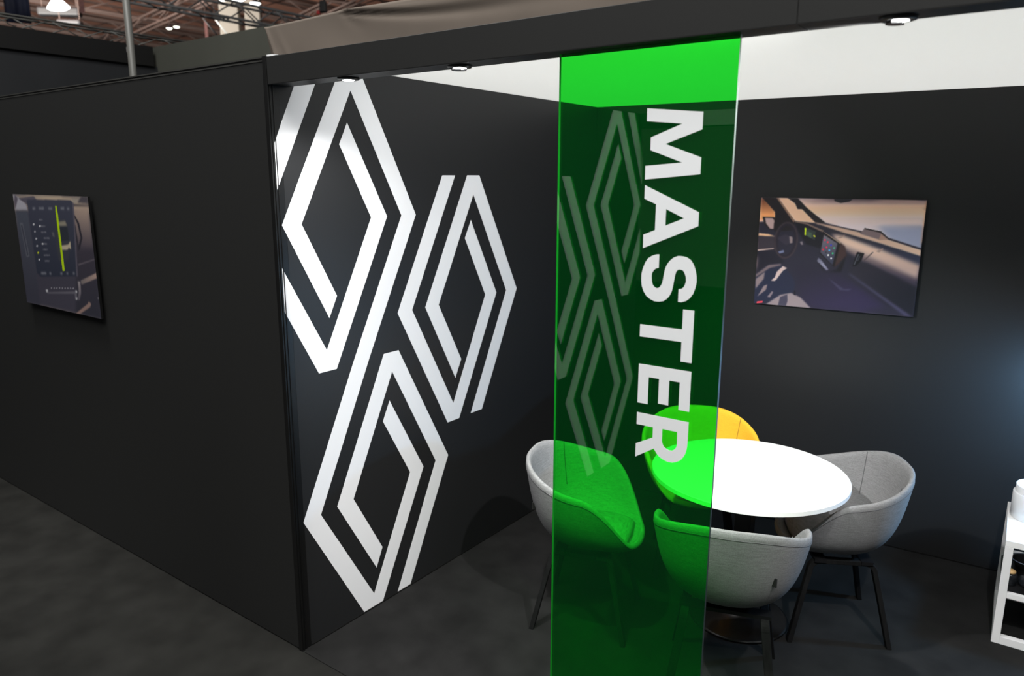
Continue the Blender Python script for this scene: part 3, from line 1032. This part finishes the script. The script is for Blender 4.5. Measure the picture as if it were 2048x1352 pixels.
left_shapes = [
    ([(95, 105), (700, 135), (705, 260), (100, 250)], ((300, 120), (176, 158, 138), (300, 220), (128, 116, 112)), 4),
    ([(108, 118), (150, 140), (210, 195), (224, 246), (120, 244)], (158, 156, 166), 2),
    ([(122, 120), (148, 150), (128, 235), (115, 200)], (92, 86, 98), 2),
    ([(150, 150), (270, 134), (295, 165), (222, 200)], (84, 80, 92), 1),
    ([(560, 150), (640, 146), (628, 185), (575, 200)], (150, 140, 130), 2),
    ([(640, 142), (692, 142), (698, 205), (610, 190)], (74, 70, 76), 2),
    ([(570, 200), (700, 208), (700, 226), (572, 220)], (60, 56, 62), 2),
    ([(105, 250), (225, 250), (300, 760), (330, 1000), (225, 970)], ((150, 280), (70, 74, 86), (240, 900), (58, 58, 70)), 4),
    ([(572, 236), (702, 214), (740, 600), (770, 760), (620, 700)], ((640, 250), (158, 138, 126), (660, 560), (70, 64, 74)), 8),
    ([(600, 560), (745, 560), (800, 1110), (600, 1060)], ((660, 600), (58, 54, 64), (720, 1050), (50, 50, 60)), 6),
    ([(616, 676), (745, 636), (746, 642), (620, 684)], (108, 100, 108), 1),
    # vent arcs
    ([(578, 285), (590, 290), (624, 350), (650, 470), (630, 562), (612, 568), (636, 470), (610, 355)], (44, 42, 50), 1),
    ([(585, 360), (595, 365), (625, 555), (612, 560)], (50, 48, 56), 1),
    # left slot
    ([(165, 345), (186, 345), (242, 608), (220, 616)], (92, 94, 104), 1),
    ([(172, 360), (184, 360), (234, 600), (224, 604)], (60, 62, 74), 1),
    # screen
    ([(217, 165), (230, 160), (556, 168), (573, 186), (612, 770), (330, 770), (300, 740)], ((380, 200), (60, 62, 76), (450, 760), (46, 50, 64)), 1),
    ([(573, 186), (582, 196), (616, 770), (604, 770)], (84, 80, 92), 1),
    # van drawing
    ([(438, 335), (462, 326), (512, 328), (532, 352), (556, 560), (540, 640), (470, 650), (445, 520)], (58, 60, 68), 2),
    ([(458, 340), (515, 334), (532, 372), (468, 374)], (132, 126, 112), 2),
    ([(470, 382), (534, 380), (546, 488), (484, 492)], (44, 48, 56), 1),
    ([(488, 528), (540, 520), (556, 492), (562, 560), (545, 545), (535, 562), (494, 562)], (176, 164, 142), 1),
    ([(410, 420), (430, 425), (436, 460), (420, 455)], (86, 86, 92), 1),
    ([(436, 212), (450, 213), (514, 726), (498, 726)], (172, 205, 12), 0),
    # knob row
    ([(366, 872), (382, 868), (386, 890), (604, 886), (612, 950), (596, 950), (590, 905), (382, 900)], (96, 94, 104), 1),
    ([(368, 870), (384, 870), (386, 888), (372, 890)], (190, 190, 196), 1),
    ([(594, 880), (608, 880), (612, 896), (600, 900)], (180, 180, 186), 1),
    ([(597, 935), (612, 935), (612, 952), (600, 952)], (170, 170, 176), 1),
    ([(614, 806), (634, 812), (640, 900), (630, 954), (612, 954), (622, 890)], ((620, 820), (140, 132, 136), (625, 940), (90, 86, 96)), 1),
    ([(636, 802), (760, 744), (768, 784), (644, 836)], ((760, 760), (166, 140, 130), (650, 820), (112, 104, 104)), 1),
    ([(596, 1060), (690, 985), (700, 965), (718, 985), (710, 1010), (632, 1062)], (140, 116, 110), 1),
    ([(766, 938), (784, 934), (786, 946), (768, 948)], (120, 116, 124), 1),
]
for (x, y, w_) in ((312, 322, 30), (318, 372, 44), (330, 420, 40), (350, 467, 46), (340, 512, 36), (345, 556, 36), (352, 602, 46), (360, 646, 36)):
    left_shapes.append(([(x, y - 4), (x + w_, y - 3), (x + w_, y + 5), (x, y + 4)], (120, 120, 130), 1))
for (x, y, c) in ((272, 358, (190, 190, 196)), (282, 415, (150, 150, 158)), (292, 472, (170, 170, 178)), (300, 528, (170, 170, 178)), (308, 582, (190, 200, 40)), (318, 636, (190, 190, 196)), (320, 372, (200, 200, 205)), (342, 512, (180, 180, 186))):
    left_shapes.append((ell(x, y, 7, 8), c, 0))
for (x, y, w_) in ((262, 232, 22), (310, 232, 40), (384, 234, 30), (480, 234, 28), (530, 238, 18), (332, 742, 40), (396, 744, 14), (480, 746, 16), (528, 746, 12), (576, 746, 14)):
    left_shapes.append(([(x, y - 9), (x + w_, y - 8), (x + w_, y + 9), (x, y + 8)], (116, 118, 128), 2))
for i in range(9):
    left_shapes.append((ell(412 + i * 21, 858 + i * 0.6, 5, 6), (140, 138, 148), 0))
img = raster(210, 150, left_shapes, [(105, 112), (690, 140), (797, 1107), (225, 967)], (64, 62, 74))
picture((-1.911, -0.030, 1.651), 0.0, 0.892, 0.622, img, 'photo panel of a dark touch screen with a yellow line on the outer wall', 1.0, 1.0)


# ================================================================== TABLE
tb = empty('round_table', (1.456, 1.42, 0.004), 0, 'round white meeting table on a black pedestal behind the green panel', 'table')
bm = bmesh.new()
R_ = 0.436
lathe(bm, [(0, 0.716), (R_ - 0.004, 0.716), (R_, 0.719), (R_, 0.738), (R_ - 0.004, 0.742), (0, 0.742)], 96)
o = obj('tabletop', bm, M_white, tb, False)
bm = bmesh.new()
box(bm, -0.038, 0.038, -0.038, 0.038, 0.02, 0.700)
bevel(obj('column', bm, M_blackmetal, tb), 0.006, 2)
bm = bmesh.new()
box(bm, -0.16, 0.16, -0.03, 0.03, 0.700, 0.716)
box(bm, -0.03, 0.03, -0.16, 0.16, 0.700, 0.716)
obj('bracket', bm, M_blackmetal, tb)
bm = bmesh.new()
lathe(bm, [(0, 0.0), (0.225, 0.0), (0.228, 0.004), (0.226, 0.010), (0.215, 0.014), (0.10, 0.028), (0.055, 0.050), (0.04, 0.09), (0, 0.09)], 64)
obj('foot', bm, M_gloss, tb, True)


# ================================================================== CHAIRS
def ss(a, b, x):
    t = min(max((x - a) / (b - a), 0), 1)
    return t * t * (3 - 2 * t)


def rim(phi):
    """phi 0 = front (+x), pi = back; returns x, y, z of the shell rim"""
    c, s = math.cos(phi), math.sin(phi)
    a = abs(math.degrees(phi))
    ex = 0.88
    fx = 0.255 if c > 0 else 0.285
    x = fx * math.copysign(abs(c) ** ex, c)
    y = 0.297 * math.copysign(abs(s) ** ex, s)
    z = 0.452 + 0.255 * ss(24, 86, a) + 0.103 * ss(70, 172, a) - 0.012 * (1 - ss(0, 30, a))
    y *= 1.0 - 0.10 * (1 - ss(25, 80, a))
    return x, y, z


def shell_pt(u, phi, inset=0.0):
    x, y, z = rim(phi)
    z0 = 0.405
    dh = z - z0
    P = [(0.0, z0), (0.80, z0 - 0.004), (0.86, z0 + 0.34 * dh), (1.0, z)]
    b = ((1 - u) ** 3, 3 * u * (1 - u) ** 2, 3 * u * u * (1 - u), u ** 3)
    k = sum(w * p[0] for w, p in zip(b, P)) - inset
    zz = sum(w * p[1] for w, p in zip(b, P))
    return Vector((x * k, y * k, zz))


def make_chair(label, mfab, mseam):
    t = empty('armchair', (0, 0, 0), 0, label, 'chair', 'upholstered armchairs around the round table')
    bm = bmesh.new()
    NP, NU = 56, 14
    cen = bm.verts.new(shell_pt(0, 0))
    rings = []
    for k in range(1, NU + 1):
        rings.append([bm.verts.new(shell_pt(k / NU, -PI + 2 * PI * i / NP)) for i in range(NP)])
    for i in range(NP):
        bm.faces.new((cen, rings[0][i], rings[0][(i + 1) % NP]))
    for k in range(NU - 1):
        for i in range(NP):
            j = (i + 1) % NP
            bm.faces.new((rings[k][i], rings[k + 1][i], rings[k + 1][j], rings[k][j]))
    sh = obj('seat_shell', bm, mfab, t, True)
    so = sh.modifiers.new('thickness', 'SOLIDIFY')
    so.thickness = 0.026
    so.offset = 0.0
    sb = sh.modifiers.new('smooth', 'SUBSURF')
    sb.levels = sb.render_levels = 1
    # cushion
    bm = bmesh.new()
    NC = 40
    def inner(a, z):
        """radius factor of the shell's inside at height z"""
        u = 0.0
        while u < 1.0 and shell_pt(u, a).z < z:
            u += 0.01
        q = shell_pt(u, a, 0.0)
        return math.hypot(q.x, q.y)
    rad = []
    for i in range(NC):
        a = -PI + 2 * PI * i / NC
        r_ = inner(a, 0.447)
        if abs(a) < 0.7:
            r_ = min(r_, 0.222 / max(math.cos(a), 0.75))
        rad.append(r_ - 0.016)
    prof = [(0.0, 0.482), (0.5, 0.480), (0.80, 0.474), (0.93, 0.464), (0.985, 0.448), (0.97, 0.434), (0.7, 0.424), (0.0, 0.422)]
    rg = []
    for (k, z) in prof:
        if k == 0:
            rg.append([bm.verts.new((0, 0, z))])
        else:
            row = []
            for i in range(NC):
                a = -PI + 2 * PI * i / NC
                x, y, _ = rim(a)
                n_ = math.hypot(x, y)
                row.append(bm.verts.new((x / n_ * rad[i] * k, y / n_ * rad[i] * k, z)))
            rg.append(row)
    for a, b in zip(rg, rg[1:]):
        for i in range(NC):
            j = (i + 1) % NC
            if len(a) == 1:
                bm.faces.new((a[0], b[i], b[j]))
            elif len(b) == 1:
                bm.faces.new((a[i], b[0], a[j]))
            else:
                bm.faces.new((a[i], b[i], b[j], a[j]))
    obj('seat_cushion', bm, mfab, t, True)
    # seams: centre of the backrest inside, and around the rim outside
    for sgn in (-1, 1):
        bm = bmesh.new()
        pa = math.radians(131) * sgn
        tube(bm, [shell_pt(0.66 + 0.335 * i / 14, pa, 0.050 - 0.002 * i / 14) for i in range(15)], 0.0018, 5)
        obj('back_seam', bm, mseam, t, True)
    bm = bmesh.new()
    pts = []
    for i in range(64):
        a = -PI + 2 * PI * i / 64
        p = shell_pt(0.955, a)
        q = shell_pt(1.0, a)
        nrm = Vector((p.x, p.y, 0)).normalized()
        up_ = (q - p).normalized()
        out = (nrm - up_ * nrm.dot(up_)).normalized()
        pts.append(p + out * 0.0128)
    tube(bm, pts, 0.0011, 4, True)
    obj('rim_piping', bm, mseam, t, True)
    # black bentwood side frames
    for s in (-1, 1):
        bm = bmesh.new()
        ft, fb = 0.215, -0.215
        path = [(fb, 0.0), (fb + 0.055, 0.25), (fb + 0.075, 0.335)]
        for i in range(1, 11):
            a = i / 10 * PI / 2
            path.append((fb + 0.075 + 0.050 * (1 - math.cos(a)), 0.335 + 0.045 * math.sin(a)))
        pr = [(-x, z) for x, z in path]
        full = path + pr[::-1]
        w, th = 0.034, 0.022
        secs = []
        for i, (x, z) in enumerate(full):
            xa, za = full[max(i - 1, 0)]
            xb, zb = full[min(i + 1, len(full) - 1)]
            d = Vector((xb - xa, zb - za)).normalized()
            nx_, nz_ = -d.y, d.x
            if i in (0, len(full) - 1):
                nx_, nz_ = math.copysign(1, nx_), 0
            yy = s * (0.205 - 0.055 * (z / 0.38))
            row = []
            for (o1, o2) in ((-1, -1), (1, -1), (1, 1), (-1, 1)):
                row.append(bm.verts.new((x + nx_ * th / 2 * o1, yy + o2 * w / 2, max(z + nz_ * th / 2 * o1, 0.0))))
            secs.append(row)
        for A, B in zip(secs, secs[1:]):
            for k in range(4):
                bm.faces.new((A[k], A[(k + 1) % 4], B[(k + 1) % 4], B[k]))
        bm.faces.new(secs[0][::-1])
        bm.faces.new(secs[-1])
        bevel(obj('side_frame', bm, M_wood, t), 0.003, 2)
    bm = bmesh.new()
    for xx in (-0.10, 0.10):
        box(bm, xx - 0.025, xx + 0.025, -0.175, 0.175, 0.378, 0.394)
    obj('crossbar', bm, M_blackmetal, t)
    # woven tag on the back
    bm = bmesh.new()
    p = shell_pt(0.70, math.radians(-145))
    n = Vector((p.x, p.y, 0)).normalized()
    tn = Vector((-n.y, n.x, 0))
    v = []
    for o1 in (0.008, 0.024):
        for (a, b) in ((-0.003, -0.017), (0.003, -0.017), (0.003, 0.017), (-0.003, 0.017)):
            v.append(bm.verts.new(p + n * o1 + tn * (a + (o1 - 0.01) * 0.2) + Vector((0, 0, b))))
    for f in ((0, 3, 2, 1), (4, 5, 6, 7), (0, 1, 5, 4), (1, 2, 6, 5), (2, 3, 7, 6), (3, 0, 4, 7)):
        bm.faces.new([v[i] for i in f])
    tg = obj('fabric_tag', bm, M_tag, t)
    tg['label'] = 'small black tag sewn to the back'
    return t


def copy_chair(src, label):
    r = src.copy()
    COL.objects.link(r)
    r['label'] = label
    for ch in list(src.children):
        c = ch.copy()
        COL.objects.link(c)
        c.parent = r
    return r


c1 = make_chair('grey fabric armchair at the left wall, seen half through the green panel', M_grey, M_seam)
c1.location = (0.858, 1.012, 0.004)
c1.rotation_euler = (0, 0, math.atan2(0.302, 0.953))
c2 = copy_chair(c1, 'grey fabric armchair with its back to the viewer, in front of the table')
c2.location = (1.560, 0.925, 0.004)
c2.rotation_euler = (0, 0, math.atan2(0.949, -0.317))
c3 = copy_chair(c1, 'grey fabric armchair right of the table, its whole black frame in view')
c3.location = (1.80, 1.65, 0.004)
c3.rotation_euler = (0, 0, math.atan2(-0.486, -0.873))
c4 = make_chair('yellow fabric armchair behind the table, mostly hidden by the green panel', M_yellow, M_yseam)
c4.location = (1.07, 1.79, 0.004)
c4.rotation_euler = (0, 0, math.atan2(-0.90, 0.42))

# ================================================================== WHITE SHELF UNIT
su = empty('shelf_unit', (2.453, 1.907, 0.004), math.radians(2.6), 'low white open shelf unit at the right edge of the picture', 'shelf unit')
SW, SD, SH = 0.80, 0.49, 0.50
t_ = 0.032
bm = bmesh.new()
box(bm, 0, SW, 0, SD, SH - 0.030, SH)
bevel(obj('top_board', bm, M_white, su), 0.002)
for (xa, ya) in ((0, 0), (SW - t_, 0), (0, SD - t_), (SW - t_, SD - t_)):
    bm = bmesh.new()
    box(bm, xa, xa + t_, ya, ya + t_, 0.0, SH - 0.0305)
    bevel(obj('leg', bm, M_shelf, su), 0.0015)
for (xa, xb, ya, yb, z0, z1) in ((t_, SW - t_, 0, t_, 0, 0.036), (t_, SW - t_, SD - t_, SD, 0, 0.036), (0, t_, t_, SD - t_, 0, 0.036), (SW - t_, SW, t_, SD - t_, 0, 0.036),
                                 (t_, SW - t_, 0, 0.022, 0.228, 0.254), (SW - t_, SW, t_, SD - t_, 0.228, 0.254), (t_, SW - t_, SD - t_, SD, 0.228, 0.254)):
    bm = bmesh.new()
    box(bm, xa, xb, ya, yb, z0, z1)
    bevel(obj('rail', bm, M_shelf, su), 0.0015)
bm = bmesh.new()
box(bm, 0.006, SW - 0.033, 0.033, SD - 0.033, 0.216, 0.228)
o = obj('middle_shelf', bm, M_shelfblack, su)
o['label'] = 'black middle shelf'

# canister on the shelf unit
t = empty('canister', (2.545, 2.245, 0.504), 0, 'white ceramic canister with a narrower open collar on the white shelf unit', 'canister')
bm = bmesh.new()
lathe(bm, [(0, 0), (0.094, 0), (0.099, 0.004), (0.099, 0.122), (0.096, 0.127), (0.0915, 0.127), (0.0915, 0.02), (0, 0.02)], 56)
obj('body', bm, M_ceram, t, True).data.polygons.foreach_set('use_smooth', [False] * 0 or [True] * (56 * 5 + 56 * 2))
bm = bmesh.new()
lathe(bm, [(0.091, 0.10), (0.091, 0.158), (0.089, 0.161), (0.085, 0.158), (0.085, 0.06), (0.0, 0.055)], 56)
obj('collar', bm, M_ceram, t, True)

# things on the middle shelf
t = empty('storage_jar', (2.488, 2.065, 0.232), 0, 'black jar with a pale wooden lid on the middle shelf', 'jar')
bm = bmesh.new()
lathe(bm, [(0, 0), (0.024, 0), (0.026, 0.003), (0.026, 0.050), (0.022, 0.055), (0, 0.055)], 32)
obj('body', bm, M_enamel, t, True)
bm = bmesh.new()
lathe(bm, [(0, 0.055), (0.016, 0.055), (0.020, 0.059), (0.019, 0.067), (0.011, 0.071), (0, 0.072)], 28)
k = obj('lid', bm, M_tan, t, True)
k['label'] = 'pale wooden lid'
t = empty('casserole_pot', (2.582, 2.10, 0.232), 0, 'shallow black lidded pot with a small knob on the middle shelf', 'pot')
bm = bmesh.new()
lathe(bm, [(0, 0), (0.055, 0), (0.064, 0.006), (0.068, 0.018), (0.066, 0.022), (0, 0.022)], 40)
obj('body', bm, M_enamel, t, True)
bm = bmesh.new()
lathe(bm, [(0, 0.0225), (0.066, 0.0225), (0.067, 0.025), (0.05, 0.036), (0.02, 0.042), (0, 0.043)], 40)
obj('lid', bm, M_enamel, t, True)
bm = bmesh.new()
lathe(bm, [(0, 0.043), (0.008, 0.043), (0.014, 0.051), (0.013, 0.056), (0, 0.058)], 24)
obj('knob', bm, M_enamel, t, True)
t = empty('wire_basket', (2.59, 2.28, 0.232), 0, 'round dark basket with a blue-grey rim at the back of the middle shelf', 'basket')
bm = bmesh.new()
tube(bm, [(0.115 * math.cos(a * PI / 24), 0.075 * math.sin(a * PI / 24), 0.044) for a in range(48)], 0.0022, 6, True)
k = obj('rim', bm, mat('blue_grey_metal', (0.16, 0.20, 0.28), rough=0.35, metal=0.4), t, True)
bm = bmesh.new()
rows = []
for (f, z) in ((0.72, 0.0), (0.80, 0.002), (0.97, 0.043)):
    rows.append([bm.verts.new((0.115 * f * math.cos(a * PI / 24), 0.075 * f * math.sin(a * PI / 24), z)) for a in range(48)])
for A, B in zip(rows, rows[1:]):
    for i in range(48):
        bm.faces.new((A[i], A[(i + 1) % 48], B[(i + 1) % 48], B[i]))
bm.faces.new(rows[0])
obj('bowl', bm, M_shelfblack, t, True)

# unseen lamp, added for the bluish glow on the back wall
t = empty('added_blue_lamp', (2.78, 2.10, 0.504), 0, 'added unseen black lamp with a cold bluish bulb on the white shelf unit', 'lamp')
bm = bmesh.new()
lathe(bm, [(0, 0), (0.07, 0), (0.07, 0.012), (0.012, 0.02), (0.010, 0.36), (0, 0.36)], 32)
obj('stand', bm, M_blackmetal, t, True)
bm = bmesh.new()
lathe(bm, [(0, 0.36), (0.015, 0.36), (0.03, 0.40), (0.036, 0.43), (0.028, 0.46), (0, 0.47)], 28)
obj('bulb', bm, emit('added_cold_bulb', (0.5, 0.78, 1.0), 30.0), t, True)
bm = bmesh.new()
lathe(bm, [(0.035, 0.60), (0.13, 0.572), (0.135, 0.564), (0.132, 0.562), (0.033, 0.59)], 36)
lathe(bm, [(0, 0.602), (0.035, 0.602), (0.035, 0.590), (0, 0.590)], 36)
obj('shade', bm, M_blackmetal, t, True)
bm = bmesh.new()
tube(bm, [(-0.045, 0, 0.36), (-0.045, 0, 0.59)], 0.004, 6)
tube(bm, [(-0.045, 0, 0.36), (0, 0, 0.355)], 0.004, 6)
obj('stem', bm, M_blackmetal, t, True)
ld = bpy.data.lights.new('added_blue_light', 'POINT')
ld.energy = 50
ld.color = (0.30, 0.62, 1.0)
ld.shadow_soft_size = 0.05
lo = bpy.data.objects.new('added_blue_light', ld)
COL.objects.link(lo)
lo.location = (2.78, 2.10, 1.02)
